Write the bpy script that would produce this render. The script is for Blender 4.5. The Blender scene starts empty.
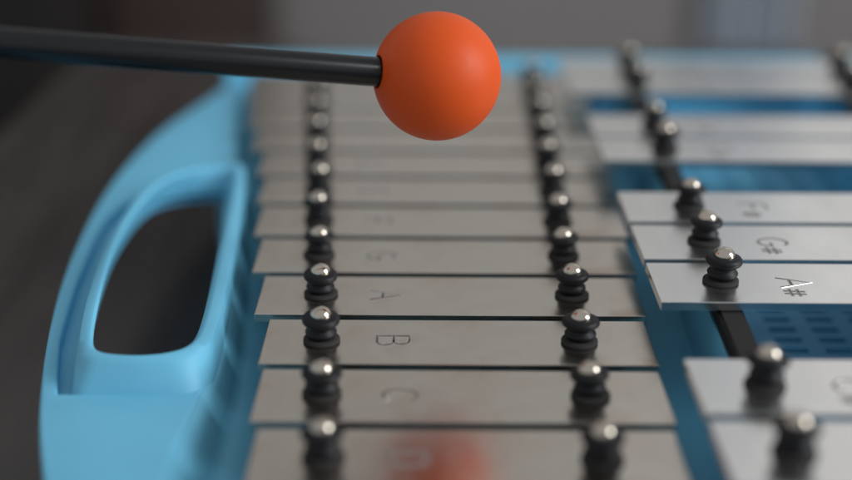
import bpy, bmesh, math, random
from mathutils import Vector, Matrix
random.seed(7)
S = 0.001                                   # everything below is written in millimetres
scene = bpy.context.scene
col = scene.collection

# ------------------------------------------------------------------ helpers
def link(o, parent=None):
    col.objects.link(o)
    if parent: o.parent = parent
    return o

def mesh_obj(name, bm, mat, parent=None, smooth=35):
    me = bpy.data.meshes.new(name)
    bmesh.ops.recalc_face_normals(bm, faces=bm.faces[:])
    bm.to_mesh(me); bm.free()
    if smooth:
        for p in me.polygons: p.use_smooth = True
        me.set_sharp_from_angle(angle=math.radians(smooth))
    me.materials.append(mat)
    return link(bpy.data.objects.new(name, me), parent)

def tag(o, label=None, cat=None, group=None, kind=None):
    for k, v in (('label', label), ('category', cat), ('group', group), ('kind', kind)):
        if v: o[k] = v
    return o

def box(bm, x0, x1, y0, y1, z0, z1, bev=0.0, seg=2):
    r = bmesh.ops.create_cube(bm, size=1)
    vs = r['verts']
    for v in vs:
        v.co = Vector(((x0+x1)/2 + v.co.x*(x1-x0), (y0+y1)/2 + v.co.y*(y1-y0), (z0+z1)/2 + v.co.z*(z1-z0)))*S
    if bev:
        es = list({e for v in vs for e in v.link_edges})
        bmesh.ops.bevel(bm, geom=es, offset=bev*S, segments=seg, profile=.6, affect='EDGES', clamp_overlap=True)

def lathe(bm, prof, n=40, cx=0, cy=0, cz=0):
    rings = []
    for r, z in prof:
        if r < 1e-6: rings.append([bm.verts.new(Vector((cx, cy, cz+z))*S)])
        else: rings.append([bm.verts.new(Vector((cx+r*math.cos(2*math.pi*k/n), cy+r*math.sin(2*math.pi*k/n), cz+z))*S) for k in range(n)])
    for a, b in zip(rings, rings[1:]):
        for k in range(n):
            k2 = (k+1) % n
            if len(a) == 1 and len(b) == 1: continue
            if len(a) == 1: bm.faces.new((a[0], b[k], b[k2]))
            elif len(b) == 1: bm.faces.new((a[k], a[k2], b[0]))
            else: bm.faces.new((a[k], a[k2], b[k2], b[k]))

def smooth_poly(pts, iters=2):
    """Chaikin corner cutting of a closed outline"""
    for _ in range(iters):
        out = []
        for i in range(len(pts)):
            a, b = pts[i], pts[(i+1) % len(pts)]
            out += [(a[0]*.75+b[0]*.25, a[1]*.75+b[1]*.25), (a[0]*.25+b[0]*.75, a[1]*.25+b[1]*.75)]
        pts = out
    return pts

def slab(bm, outlines, z0, z1, bev=0.8):
    """outline (with holes) raised between z0 and z1 with rounded rims"""
    cu = bpy.data.curves.new('outline', 'CURVE')
    cu.dimensions = '2D'; cu.fill_mode = 'BOTH'
    cu.extrude = ((z1-z0)/2 - bev)*S
    cu.bevel_depth = bev*S; cu.bevel_resolution = 3
    cu.offset = -bev*S
    for pts in outlines:
        sp = cu.splines.new('POLY'); sp.points.add(len(pts)-1)
        for p, q in zip(sp.points, pts): p.co = (q[0]*S, q[1]*S, 0, 1)
        sp.use_cyclic_u = True
    ob = bpy.data.objects.new('outline', cu); col.objects.link(ob)
    dg = bpy.context.evaluated_depsgraph_get(); dg.update()
    me = bpy.data.meshes.new_from_object(ob.evaluated_get(dg))
    me.transform(Matrix.Translation((0, 0, (z0+z1)/2*S)))
    bm.from_mesh(me)
    bpy.data.objects.remove(ob); bpy.data.meshes.remove(me); bpy.data.curves.remove(cu)
    bmesh.ops.remove_doubles(bm, verts=bm.verts[:], dist=1e-7)

def smooth_open(pts, iters=2):
    for _ in range(iters):
        out = [pts[0]]
        for a, b in zip(pts, pts[1:]):
            out += [(a[0]*.75+b[0]*.25, a[1]*.75+b[1]*.25), (a[0]*.25+b[0]*.75, a[1]*.25+b[1]*.75)]
        pts = out + [pts[-1]]
    return pts

def interp(tab, y):
    if y <= tab[0][0]: a, b = tab[0], tab[1]
    elif y >= tab[-1][0]: a, b = tab[-2], tab[-1]
    else:
        for a, b in zip(tab, tab[1:]):
            if a[0] <= y <= b[0]: break
    return a[1] + (b[1]-a[1])*(y-a[0])/(b[0]-a[0])

# ------------------------------------------------------------------ materials
def mat(name, color, rough=.5, metal=0., spec=.5):
    m = bpy.data.materials.new(name); m.use_nodes = True
    b = m.node_tree.nodes['Principled BSDF']
    b.inputs['Base Color'].default_value = (*color, 1)
    b.inputs['Roughness'].default_value = rough
    b.inputs['Metallic'].default_value = metal
    b.inputs['Specular IOR Level'].default_value = spec
    return m, m.node_tree, b

def noise(nt, scale, detail=4, coord='Object', stretch=(1, 1, 1), dist=0):
    tc = nt.nodes.new('ShaderNodeTexCoord'); mp = nt.nodes.new('ShaderNodeMapping')
    mp.inputs['Scale'].default_value = stretch
    nz = nt.nodes.new('ShaderNodeTexNoise')
    nz.inputs['Scale'].default_value = scale; nz.inputs['Detail'].default_value = detail
    nz.inputs['Distortion'].default_value = dist
    nt.links.new(tc.outputs[coord], mp.inputs[0]); nt.links.new(mp.outputs[0], nz.inputs['Vector'])
    return nz.outputs['Fac']

def ramp(nt, fac, stops):
    r = nt.nodes.new('ShaderNodeValToRGB')
    e = r.color_ramp.elements
    while len(e) < len(stops): e.new(.5)
    for el, (p, c) in zip(e, stops): el.position = p; el.color = (*c, 1) if len(c) == 3 else c
    nt.links.new(fac, r.inputs[0])
    return r.outputs[0]

def bump(nt, b, fac, strength, dist):
    bp = nt.nodes.new('ShaderNodeBump'); bp.inputs['Strength'].default_value = strength
    bp.inputs['Distance'].default_value = dist*S
    nt.links.new(fac, bp.inputs['Height']); nt.links.new(bp.outputs[0], b.inputs['Normal'])

def g(v): return (v, v, v)

# brushed, slightly tarnished steel of the tone bars
steel, nt, b = mat('steel', (.62, .60, .57), .24, 1.)
big = noise(nt, 55, 3, dist=.6)
nt.links.new(ramp(nt, big, [(.28, (.56, .47, .395)), (.42, (.655, .585, .515)), (.62, (.685, .64, .58)), (.80, (.62, .545, .475))]), b.inputs['Base Color'])
smear = noise(nt, 160, 5, stretch=(1, .35, 1), dist=.4)
nt.links.new(ramp(nt, smear, [(.25, g(.18)), (.75, g(.28))]), b.inputs['Roughness'])
brush = noise(nt, 900, 2, stretch=(.06, 1.6, 1))
bump(nt, b, brush, .04, .05)

# the raised row has a paler steel colour
bright, nt, b = mat('pale_steel', (.80, .80, .80), .3, 1.)
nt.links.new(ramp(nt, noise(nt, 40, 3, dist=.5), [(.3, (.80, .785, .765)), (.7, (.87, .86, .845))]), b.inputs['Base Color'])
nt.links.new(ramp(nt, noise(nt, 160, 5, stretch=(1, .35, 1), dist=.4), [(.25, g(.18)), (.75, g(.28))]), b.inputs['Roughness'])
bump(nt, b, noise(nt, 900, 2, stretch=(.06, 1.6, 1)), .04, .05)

stamp, nt, b = mat('stamped_steel', (.78, .77, .76), .16, 1.)
groove, nt, b = mat('groove_shade_steel', (.20, .17, .15), .45, 1.)  # flat dark strip stands in for the shade inside a cut groove
chrome, nt, b = mat('screw_steel', (.62, .55, .47), .12, 1.)
rubber, nt, b = mat('rubber', (.006, .0062, .008), .5, 0, .3)
bump(nt, b, noise(nt, 900, 3), .12, .08)
flangegrey, nt, b = mat('lit_flange_rubber', (.035, .033, .033), .8, 0, .2)  # paler grey stands in for light caught by the grommet's lower flange
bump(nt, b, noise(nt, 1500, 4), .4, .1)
felt, nt, b = mat('black_foam', (.012, .011, .011), .6, 0, .3)
bump(nt, b, noise(nt, 1200, 3), .3, .1)

blue, nt, b = mat('blue_plastic', (.095, .43, .70), .5, 0, .4)
mot = noise(nt, 30, 4)
nt.links.new(ramp(nt, mot, [(.3, (.15, .50, .715)), (.7, (.17, .54, .765))]), b.inputs['Base Color'])
b.inputs['Subsurface Weight'].default_value = .06
b.inputs['Subsurface Radius'].default_value = (.0008, .0015, .002)
bump(nt, b, noise(nt, 700, 3), .05, .05)

orange, nt, b = mat('orange_plastic', (.70, .085, .010), .5, 0, .25)
b.inputs['Subsurface Weight'].default_value = .05
b.inputs['Subsurface Radius'].default_value = (.002, .0008, .0004)
bump(nt, b, noise(nt, 500, 3), .04, .05)
nt.links.new(ramp(nt, noise(nt, 220, 6, dist=1.5), [(.35, g(.46)), (.6, g(.52)), (.75, g(.62))]), b.inputs['Roughness'])
stickm, nt, b = mat('black_plastic', (.004, .004, .005), .25, 0, .45)
bump(nt, b, noise(nt, 300, 3, stretch=(1, 1, .2)), .05, .05)

table_m, nt, b = mat('dark_wood', (.05, .041, .036), .26, 0, .4)
grain = noise(nt, 9, 6, stretch=(6, .6, 1), dist=1.2)
nt.links.new(ramp(nt, grain, [(.3, (.048, .040, .037)), (.7, (.070, .059, .054))]), b.inputs['Base Color'])
nt.links.new(ramp(nt, grain, [(.3, g(.20)), (.7, g(.30))]), b.inputs['Roughness'])
wall_m, nt, b = mat('wall_paint', (.27, .25, .245), .8, 0, .2)
wn = noise(nt, 3, 5)
nt.links.new(ramp(nt, wn, [(.3, (.255, .235, .228)), (.7, (.285, .262, .255))]), b.inputs['Base Color'])
light_m, nt, b = mat('paled_wall_paint', (.70, .68, .66), .8, 0, .2)  # unseen upper wall, paled to brighten what the bars reflect
nt.links.new(ramp(nt, noise(nt, 3, 5), [(.3, (.68, .66, .64)), (.7, (.72, .70, .68))]), b.inputs['Base Color'])
floor_m, nt, b = mat('dark_floor', (.035, .028, .024), .5)
nt.links.new(ramp(nt, noise(nt, 4, 5, stretch=(1, 8, 1)), [(.3, (.028, .022, .019)), (.7, (.045, .035, .03))]), b.inputs['Base Color'])
brown_m, nt, b = mat('brown_wood', (.055, .035, .03), .5)
nt.links.new(ramp(nt, noise(nt, 4, 5, stretch=(6, 1, .5)), [(.3, (.045, .028, .024)), (.7, (.068, .044, .038))]), b.inputs['Base Color'])
black_m, nt, b = mat('black_wood', (.016, .013, .012), .5)
nt.links.new(ramp(nt, noise(nt, 4, 5, stretch=(6, 1, .5)), [(.3, (.012, .010, .009)), (.7, (.021, .017, .015))]), b.inputs['Base Color'])
pale_m, nt, b = mat('pale_cloth', (.42, .47, .54), .8, 0, .2)
nt.links.new(ramp(nt, noise(nt, 6, 4, stretch=(8, 8, .4)), [(.3, (.50, .54, .60)), (.7, (.60, .64, .70))]), b.inputs['Base Color'])

# ------------------------------------------------------------------ glockenspiel
glock = link(bpy.data.objects.new('glockenspiel', None))
glock.location = (0, 91*S, -37*S)
glock.empty_display_size = .02
tag(glock, 'pale blue plastic glockenspiel with two rows of silver metal bars lying on the dark table', 'glockenspiel')
def adopt(o, parent=glock):
    """parent while keeping the object where it was modelled (world millimetres)"""
    o.parent = parent
    o.matrix_parent_inverse = Matrix.Identity(4)
    o.location = Vector(o.location) - Vector(glock.location)
    return o

# left inner edge of the tray and outline of the body
inner_left = [(-118, -53), (-60, -51.5), (0, -50.3), (40, -48.2), (60, -48.4), (106, -51.2), (160, -56.5), (200, -65), (258, -72), (298, -73.5)]
outer_left = [(-132, -58), (-60, -57), (0, -56.5), (40, -54), (60, -54), (106, -57), (160, -62.5), (200, -72), (258, -79), (317, -83)]
bm = bmesh.new()
left_wall = [(x, y) for y, x in outer_left] + [(x, y) for y, x in reversed(inner_left)]
slab(bm, [left_wall], -37, -6.2, .9)
slab(bm, [[(184.2, 298.5), (138.2, -118.5), (144.5, -126), (191.5, 308)]], -37, -18.5, .9)  # unseen right wall, kept low to let light under the raised row
slab(bm, [[(-83, 317), (-78, 298.2), (184.2, 298.2), (193, 317)]], -37, -29, .9)
slab(bm, [[(-58, -132), (-56, -118.2), (138.2, -118.2), (146, -132)]], -37, -29, .9)
# raised end rims
slab(bm, [[(-83.6, 317.6), (-82.6, 299), (184.6, 299), (193.6, 317.6)]], -30, .4, 1.6)
slab(bm, [[(-58.4, -132.4), (-57.4, -119), (137.6, -119), (146.4, -132.4)]], -30, .4, 1.6)
adopt(mesh_obj('frame', bm, blue))

# sloped left wall of the tray, its ledge and the floor below the long row
bm = bmesh.new()
ys = [-117.5, -60, 0, 40, 60, 106, 160, 200, 258, 297.5]
prof = []
for y in ys:
    x = interp(inner_left, y)
    d = max(2.5, min(7, (interp([(0, -35), (52, -40.4), (104, -47), (244, -68)], y) - x)*.5))
    prof.append([(x-.6, -6.9), (x+.5, -7.3), (x+d*.75, -14), (x+d*.9, -15.3), (x+d+1.2, -16), (x+d+6.5, -16.1), (x+d+6.9, -16.5), (x+d+7, -22), (66, -22.2), (66, -25), (x-.6, -25)])
rows = [[bm.verts.new(Vector((px, y, pz))*S) for px, pz in p] for y, p in zip(ys, prof)]
for a, c in zip(rows, rows[1:]):
    for k in range(len(a)):
        k2 = (k+1) % len(a)
        bm.faces.new((a[k], a[k2], c[k2], c[k]))
bm.faces.new(rows[0]); bm.faces.new(rows[-1][::-1])
adopt(mesh_obj('tray', bm, blue, smooth=50))

# divider between the two rows
bm = bmesh.new()
dv = [(47, -117), (62, -117), (63, 16), (66, 40), (71, 62), (76, 89), (77, 98), (62, 104), (62, 297), (50, 297), (49.5, 120), (48, 40)]
slab(bm, [dv], -27, -15.0, 1.2)
for yy in (-40, 137, 216):
    lathe(bm, [(0, -8.5), (3.0, -8.5), (3.6, -9), (3.9, -20)], 32, 86.5, yy)
    lathe(bm, [(0, -9.4), (1.4, -9.4), (1.4, -8.4)], 20, 86.5, yy)
adopt(mesh_obj('divider', bm, blue))

# slotted floor below the short row
bm = bmesh.new()
holes = []
y = -110
k = 0
while y < 290:
    for x0 in (91, 102.5, 114, 125.5, 137, 148.5):
        if x0 + 9 < 136 + (y+118)*.11:
            holes.append([(x0, y), (x0+7.0, y), (x0+7.0, y+2.6), (x0, y+2.6)])
    y += 6.3
slab(bm, [[(63, -117.5), (137.5, -117.5), (183.5, 297.5), (63, 297.5)]] + holes, -21.5, -18.6, .3)
adopt(mesh_obj('grille', bm, blue))

# handle: plate with a pocket, groove floor, and a raised collar round the grip hole
h_out = [(-55, -84), (-60, -62), (-66, -36), (-73.6, -11.3), (-78.6, 4), (-83.3, 21.2), (-89.7, 51), (-94.9, 84), (-98.1, 116), (-100, 151),
         (-99.4, 185), (-95.6, 225), (-88.5, 254), (-84, 272), (-82, 285), (-72.5, 285), (-71.5, 258), (-64.3, 200), (-56.2, 164),
         (-56.2, 150), (-51, 106), (-48.4, 60), (-47.9, 34), (-48.6, 24), (-50.6, 5), (-51, -20), (-51.8, -84)]
plate = smooth_open(h_out[:17]) + [(-65, 200), (-59.5, 178), (-60.5, 171.2), (-66, 170.8), (-76, 168.5), (-86.5, 159), (-92.6, 145), (-94.3, 132), (-93.4, 116), (-91.1, 87), (-88.9, 69), (-86.4, 51), (-83, 36), (-80.2, 24.2), (-49.2, 24.2)] + h_out[24:]
hole = [(-73, 32), (-76.2, 40), (-80.1, 56), (-83.1, 77), (-85.5, 100), (-86.3, 117), (-85.6, 140), (-82.8, 152), (-75.1, 158.2), (-66.1, 160.2), (-62, 160.6), (-60, 154),
        (-57.5, 135.4), (-55.7, 106.5), (-52.8, 65), (-51.8, 44), (-52.3, 36), (-55.5, 30.9), (-62, 28.7), (-69, 29.6)]
lip = [(-72.0, 31.2), (-75.0, 36), (-78.0, 55), (-81.2, 80), (-82.6, 98), (-83.0, 120), (-81.6, 139), (-78.2, 153), (-70.3, 160.5), (-62, 163.2), (-60.0, 161), (-59.2, 153),
       (-57.6, 135.4), (-55.8, 106.5), (-52.9, 65), (-51.9, 44), (-52.4, 36), (-55.5, 31.2), (-62, 29.2), (-68.5, 29.8)]
crown = [(-73.6, 28.6), (-77.0, 32), (-80.9, 54), (-83.6, 78), (-85.0, 97), (-85.6, 120), (-84.6, 141), (-81.0, 156), (-72, 163.8), (-61, 166.8), (-57.2, 165), (-55.6, 153),
         (-53.8, 135.4), (-51.6, 106.5), (-48.9, 65), (-48.0, 44), (-48.6, 35), (-53, 29.5), (-61, 27.3), (-68.5, 27.6)]
skirt = [(-77.2, 23.8), (-79.6, 31), (-82.6, 54), (-85.4, 78), (-86.8, 97), (-87.4, 120), (-86.6, 143), (-83.4, 160), (-73, 171), (-61, 173), (-56.4, 168), (-55.0, 153),
         (-53.0, 135.4), (-50.9, 106.5), (-48.2, 65), (-47.4, 44), (-47.4, 32), (-49.4, 23.8), (-61, 23.6), (-70.5, 23.6)]
floor_o = [(-48.5, 22), (-81, 22), (-85, 36), (-89, 55), (-93.5, 87), (-95.5, 116), (-95.6, 140), (-92, 158), (-84, 170), (-68, 176), (-58.6, 176), (-56, 145), (-51.8, 106), (-49.2, 64), (-48.6, 40)]
bm = bmesh.new()
slab(bm, [plate], -10.6, -6, .8)
slab(bm, [smooth_poly(floor_o, 1), smooth_poly([(-68+(x+68)*1.05, 95+(y-95)*1.02) for x, y in hole], 2)], -10.3, -9.0, .4)
loops = [(hole, -7.4), (hole, -6.8), (lip, .2)] + [([(a[0]*.8+c[0]*.2, a[1]*.8+c[1]*.2) for a, c in zip(lip, crown)], .95),
         ([(a[0]*.55+c[0]*.45, a[1]*.55+c[1]*.45) for a, c in zip(lip, crown)], 1.1), (crown, .55),
         ([(a[0]*.8+c[0]*.2, a[1]*.8+c[1]*.2) for a, c in zip(crown, skirt)], -.4), (skirt, -9.6)]
rings = [[bm.verts.new(Vector((x, y, z if z > -9 else (-7.0 if y < 24.2 else max(-9.6, -7.0-(y-24.2)*.5))))*S) for x, y in smooth_poly(pts, 3)] for pts, z in loops]
rings.append(rings[0])
for a, c in zip(rings, rings[1:]):
    for k in range(len(a)):
        k2 = (k+1) % len(a)
        bm.faces.new((a[k], a[k2], c[k2], c[k]))
adopt(mesh_obj('handle', bm, blue, smooth=40))

# black foam rails under the bars
def rail(xa, xb, w, z0, z1, y0=-112, y1=292):
    bm = bmesh.new(); h = w/2
    P = [(xa(y)+s*h, y, z) for y in (y0, y1) for s in (-1, 1) for z in (z0, z1)]
    v = [bm.verts.new(Vector(p)*S) for p in P]
    for f in ((0, 1, 3, 2), (4, 6, 7, 5), (0, 4, 5, 1), (2, 3, 7, 6), (1, 5, 7, 3), (0, 2, 6, 4)): bm.faces.new([v[i] for i in f])
    bmesh.ops.bevel(bm, geom=bm.edges[:], offset=.6*S, segments=2, affect='EDGES')
    adopt(mesh_obj('rail', bm, felt))
natL = lambda y: -20.4 - .0825*y
natR = lambda y: 34.0 + .0255*y
shL = lambda y: 66.9 + .037*y
shR = lambda y: shL(y) + 55 + .096*y
ZS = 9.5                                    # the short row stands higher
rail(natL, None, 6.4, -22, -2.3); rail(natR, None, 6.4, -22, -2.3)
rail(lambda y: shL(y)+.6, None, 5.8, 2.6, ZS-2.3); rail(shR, None, 6.6, 3.6, ZS-2.3)
bm = bmesh.new()
for f in (shL, shR):
    v = [bm.verts.new(Vector((f(y)+s*(2.6+(.5 if z < 0 else 0)), y, z))*S) for y in (-116, 296) for s in (-1, 1) for z in (-28, 2.7)]
    for q in ((0, 1, 3, 2), (4, 6, 7, 5), (0, 4, 5, 1), (2, 3, 7, 6), (1, 5, 7, 3), (0, 2, 6, 4)): bm.faces.new([v[i] for i in q])
adopt(mesh_obj('rail_support', bm, blue))

# rubber grommet and domed screw: one mesh each, shared by every bar
bm = bmesh.new()
lathe(bm, [(0, .02), (3.0, .02), (3.15, .25), (3.0, .7), (2.85, 1.0), (2.95, 1.5), (3.3, 1.9), (3.5, 2.25), (3.5, 2.55), (3.25, 2.95), (2.9, 3.25), (2.82, 3.6), (2.95, 3.95),
           (3.6, 4.35), (4.05, 4.75), (4.2, 5.2), (4.12, 5.7), (3.8, 6.1), (3.2, 6.35), (2.2, 6.42), (0, 6.42)], 40)
grom0 = mesh_obj('grommet', bm, rubber, smooth=60); grom_me = grom0.data; bpy.data.objects.remove(grom0)
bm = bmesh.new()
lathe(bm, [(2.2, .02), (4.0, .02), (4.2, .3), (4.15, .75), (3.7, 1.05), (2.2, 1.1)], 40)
flange0 = mesh_obj('lower_flange', bm, flangegrey, smooth=60); flange_me = flange0.data; bpy.data.objects.remove(flange0)
bm = bmesh.new()
R = 2.4
lathe(bm, [(0, 6.3), (R, 6.3), (R, 6.5)] + [(R*math.cos(a), 6.5+1.8*math.sin(a)) for a in [i*math.pi/20 for i in range(1, 10)]] + [(0, 8.3)], 40)
scr0 = mesh_obj('screw', bm, chrome, smooth=60); scr_me = scr0.data; bpy.data.objects.remove(scr0)

# stamped letters, drawn in (u = reading direction, v = up), 0..1
def arc(cx, cy, rx, ry, a0, a1, n=14):
    return [(cx+rx*math.cos(math.radians(a0+(a1-a0)*i/n)), cy+ry*math.sin(math.radians(a0+(a1-a0)*i/n))) for i in range(n+1)]
GL = {
 'A': [[(0, 0), (.37, 1), (.74, 0)], [(.14, .36), (.60, .36)]],
 'B': [[(0, 0), (0, 1), (.35, 1)] + arc(.35, .76, .24, .24, 90, -90) + [(0, .52)], [(.35, .52)] + arc(.37, .26, .28, .26, 90, -90) + [(0, 0)]],
 'C': [arc(.40, .5, .38, .5, 50, 310)],
 'D': [[(0, 0), (0, 1), (.25, 1)] + arc(.25, .5, .45, .5, 90, -90) + [(0, 0)]],
 'E': [[(.58, 1), (0, 1), (0, 0), (.58, 0)], [(0, .52), (.48, .52)]],
 'F': [[(.58, 1), (0, 1), (0, 0)], [(0, .52), (.48, .52)]],
 'G': [arc(.40, .5, .38, .5, 50, 350) + [(.48, .42)]],
 '#': [[(.12, .0), (.18, .6)], [(.32, .0), (.38, .6)], [(.0, .18), (.48, .18)], [(.02, .42), (.5, .42)]],
}
def letter_mesh(text, x0, yc, size, z):
    """strokes with raised lips and a flat dark middle, reading towards -y, upright towards +x"""
    bm = bmesh.new()
    u0 = -.37
    for ch in text:
        for line in GL[ch]:
            pts = [Vector((x0 + v*size, yc - (u+u0)*size, z)) for u, v in line]
            secs = []
            for i, p in enumerate(pts):
                t = (pts[min(i+1, len(pts)-1)] - pts[max(i-1, 0)]).normalized()
                nrm = Vector((-t.y, t.x, 0))
                e = -t*.3 if i == 0 else (t*.3 if i == len(pts)-1 else Vector())
                hw = .52
                secs.append([bm.verts.new((p+e+nrm*s*hw+Vector((0, 0, h)))*S) for s, h in ((-1, -.05), (-.76, .06), (-.52, .012), (.52, .012), (.76, .06), (1, -.05))])
            for a, c in zip(secs, secs[1:]):
                for k in range(5): bm.faces.new((a[k], a[k+1], c[k+1], c[k])).material_index = int(k == 2)
            bm.faces.new(secs[0]); bm.faces.new(secs[-1][::-1])
        u0 += .92 if ch != '#' else .6
    return bm

def tone_bar(text, x0, x1, yc, w, z, pins, lx, label, tilt=0):
    bm = bmesh.new()
    T = 2.1
    box(bm, x0, x1, yc-w/2, yc+w/2, z-T, z, .14, 2)
    if tilt: bmesh.ops.rotate(bm, verts=bm.verts[:], cent=Vector(((x0+x1)/2, yc, z))*S, matrix=Matrix.Rotation(math.radians(tilt), 3, 'Z'))
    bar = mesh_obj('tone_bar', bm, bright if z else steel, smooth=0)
    # shift the origin so that each bar's smears differ
    off = Vector((x0 + 3, yc, z-T))*S
    bar.data.transform(Matrix.Translation(-off)); bar.location = off
    adopt(bar)
    bar['label'] = label
    lo = Vector(off)
    for px in pins:
        gr = link(bpy.data.objects.new('grommet', grom_me), bar); gr.location = Vector((px, yc, z))*S - lo
        gr.rotation_euler = (math.radians(random.uniform(-4, 4)), math.radians(random.uniform(-4, 4)), random.uniform(0, 6))
        k = random.uniform(.97, 1.03); gr.scale = (k, k, random.uniform(.94, 1.05))
        ws = link(bpy.data.objects.new('lower_flange', flange_me), bar); ws.location = Vector((px+random.uniform(-.2, .2), yc+random.uniform(-.2, .2), z))*S - lo
        sc = link(bpy.data.objects.new('screw', scr_me), bar); sc.location = gr.location; sc.rotation_euler = gr.rotation_euler; sc.scale = (1, 1, gr.scale.z)
    lt = mesh_obj('stamped_letter', letter_mesh(text, lx, yc, 7.3, z), stamp, bar, smooth=25)
    lt.data.materials.append(groove)
    lt.data.transform(Matrix.Translation(-lo))
    return bar

left_end = [(-104, -24), (-26, -33), (0, -35.1), (26, -36.4), (52, -40.4), (78, -44.4), (104, -47.1), (130, -49.4), (156, -52.5), (182, -57.5), (208, -62.2), (244, -67.2), (286, -70)]
right_end = [(-104, 44.8), (-26, 49.4), (0, 50.3), (52, 52.2), (104, 55.5), (156, 57.2), (208, 58.6), (286, 61)]
names = 'GFEDCBAGFEDCBAG'
for i, nm in enumerate(names):
    n = i - 4                                # bar n reaches from y = 26 n to 26 n + 26
    ynear = 26*n
    yc = ynear + 13
    x0 = interp(left_end, ynear) + random.uniform(-.25, .25)
    x1 = interp(right_end, ynear) + random.uniform(-.25, .25)
    where = 'higher' if i < 7 else ('lower' if i < 14 else 'lowest')
    tone_bar(nm, x0, x1, yc, 23.1, 0, (natL(yc), natR(yc)), natL(yc)+12.6,
             'long row silver bar stamped with the %s letter %s' % (where, nm), random.uniform(-.12, .12))
for nm, n, oc in (('F#', -3, 'higher'), ('D#', -1, 'higher'), ('C#', 0, 'higher'), ('A#', 2, 'middle'), ('G#', 3, 'middle'), ('F#', 4, 'middle'),
                  ('D#', 6, 'lower'), ('C#', 7, 'lower'), ('A#', 9, 'lowest'), ('G#', 10, 'lowest')):
    yc = 26*n
    a, c = shL(yc), shR(yc)
    x0 = 53.0 if n < 8 else 50.5
    tone_bar(nm, x0, c + (a - x0), yc, 23.4, ZS, (a, c), a + 13.5,
             'short row raised silver bar stamped with the %s %s' % (oc, nm), random.uniform(-.12, .12))

# ------------------------------------------------------------------ mallet, held in the air from the left
P0 = Vector((2.3, 67.0, 54.4)); PL = Vector((-88.3, 37.3, 68.5))
d = (PL - P0).normalized()
mallet = link(bpy.data.objects.new('mallet', None)); mallet.location = P0*S
mallet.rotation_euler = d.to_track_quat('Z', 'Y').to_euler()
mallet.empty_display_size = .02
tag(mallet, 'mallet with orange ball head and thin black stick held above the bars', 'mallet')
bm = bmesh.new()
RB = 14.85
prof = [(0, -RB)] + [(RB*math.sin(a), -RB*math.cos(a)) for a in [math.pi*i/48 for i in range(1, 45)]]
zc = prof[-1][1]
prof += [(3.85, prof[-1][1]+.05), (3.65, zc-.5), (3.6, zc-6), (0, zc-6)]
lathe(bm, prof, 72)
mesh_obj('ball_head', bm, orange, mallet, smooth=60)
bm = bmesh.new()
lathe(bm, [(0, 8), (3.25, 8), (3.4, 9), (3.4, 150), (3.4, 260), (3.15, 262), (0, 262.5)], 40)
mesh_obj('stick', bm, stickm, mallet, smooth=60)

# ------------------------------------------------------------------ table, room behind
bm = bmesh.new(); box(bm, -186, 900, -700, 500, -67, -37, 2, 3)
tag(mesh_obj('tabletop', bm, table_m), kind='structure')
bm = bmesh.new(); box(bm, -4000, 4000, -2500, 4000, -800, -770)
tag(mesh_obj('floor', bm, floor_m, smooth=0), kind='structure')
bm = bmesh.new(); box(bm, -3000, 3000, 2100, 2200, -770, 2300)
tag(mesh_obj('wall', bm, light_m, smooth=0), kind='structure')
bm = bmesh.new(); box(bm, -262, 2600, 2040, 2098, -770, 60, 6)
tag(mesh_obj('lower_wall_layer', bm, wall_m), kind='structure')  # lower wall stays grey; added layer in front of the paled wall

door = link(bpy.data.objects.new('wooden_cupboard', None)); door.location = (-.5, 2.03, -.77)
tag(door, 'dark reddish brown upright panel blurred behind the mallet stick at upper left', 'cupboard')
bm = bmesh.new(); box(bm, -545+500, -262+500, -25, 15, 0, 1400, 3)
mesh_obj('front_panel', bm, brown_m, door)
bm = bmesh.new(); box(bm, -900, -547+500, -60, 20, 0, 1460, 3)
blk = link(bpy.data.objects.new('tall_cabinet', None)); blk.location = (-.5, 1.98, -.77)
mesh_obj('side_panel', bm, black_m, blk)
tag(blk, 'black upright shape blurred in the upper left corner of the background', 'cabinet')

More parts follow.
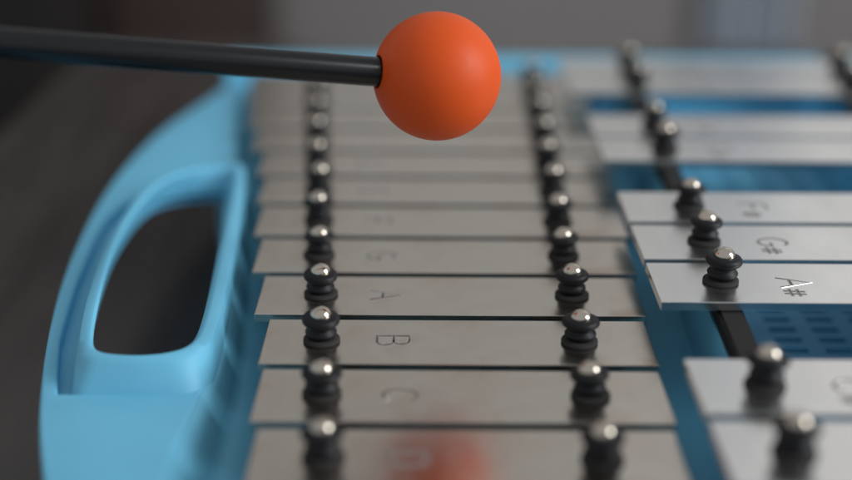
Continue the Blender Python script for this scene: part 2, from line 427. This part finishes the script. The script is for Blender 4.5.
# pale curtain hanging in soft folds at the right
bm = bmesh.new()
cols = 60
front, back = [], []
for i in range(cols+1):
    x = 462 + (622-462)*i/cols
    y = 2000 + 14*math.sin(i*.75) + 5*math.sin(i*1.9+1)
    front.append([bm.verts.new(Vector((x, y, z))*S) for z in (-760, 2280)])
    back.append([bm.verts.new(Vector((x, y+4, z))*S) for z in (-760, 2280)])
for i in range(cols):
    bm.faces.new((front[i][0], front[i+1][0], front[i+1][1], front[i][1]))
    bm.faces.new((back[i][0], back[i][1], back[i+1][1], back[i+1][0]))
    for z in (0, 1): bm.faces.new((front[i][z], back[i][z], back[i+1][z], front[i+1][z]))
for i in (0, cols): bm.faces.new((front[i][0], front[i][1], back[i][1], back[i][0]))
tag(mesh_obj('curtain', bm, pale_m, smooth=60), 'pale blue grey upright strip of cloth blurred against the grey wall', 'curtain')

# ------------------------------------------------------------------ light: a window to the right, an added back lamp, dim room light
w = bpy.data.worlds.new('World'); scene.world = w; w.use_nodes = True
bg = w.node_tree.nodes['Background']
bg.inputs[0].default_value = (.93, .97, 1.0, 1); bg.inputs[1].default_value = .45
def area(name, loc, target, sx, sy, power, color):
    L = bpy.data.lights.new(name, 'AREA'); L.shape = 'RECTANGLE'; L.size = sx; L.size_y = sy; L.energy = power; L.color = color
    o = link(bpy.data.objects.new(name, L)); o.location = loc
    o.rotation_euler = (Vector(target) - Vector(loc)).to_track_quat('-Z', 'Y').to_euler()
    return o
area('window_light', (1.75, -.35, .85), (0, .1, 0), 1.0, 1.3, 37, (.94, .975, 1.0))
area('added_back_light', (1.5, 1.95, 1.25), (1.5, 0, 1.25), 2.3, 1.5, 3.15, (1.0, .985, .965))  # added lamp, mirrored by the raised bars to brighten them

# ------------------------------------------------------------------ camera
cam = bpy.data.cameras.new('camera'); co = link(bpy.data.objects.new('camera', cam)); scene.camera = co
cam.sensor_width = 22.3; cam.lens = 1337/852*22.3
cam.clip_start = .005; cam.clip_end = 60
pitch = math.atan(519/1337)
co.matrix_world = Matrix.Translation((0, -.235, .131)) @ Matrix.Rotation(math.pi/2 - pitch, 4, 'X') @ Matrix.Rotation(math.radians(.35), 4, 'Z')
cam.dof.use_dof = True; cam.dof.focus_distance = .312; cam.dof.aperture_fstop = 2.7
cam.dof.aperture_blades = 0

scene.view_settings.view_transform = 'Standard'; scene.view_settings.look = 'None'
scene.view_settings.exposure = 0; scene.view_settings.gamma = 1
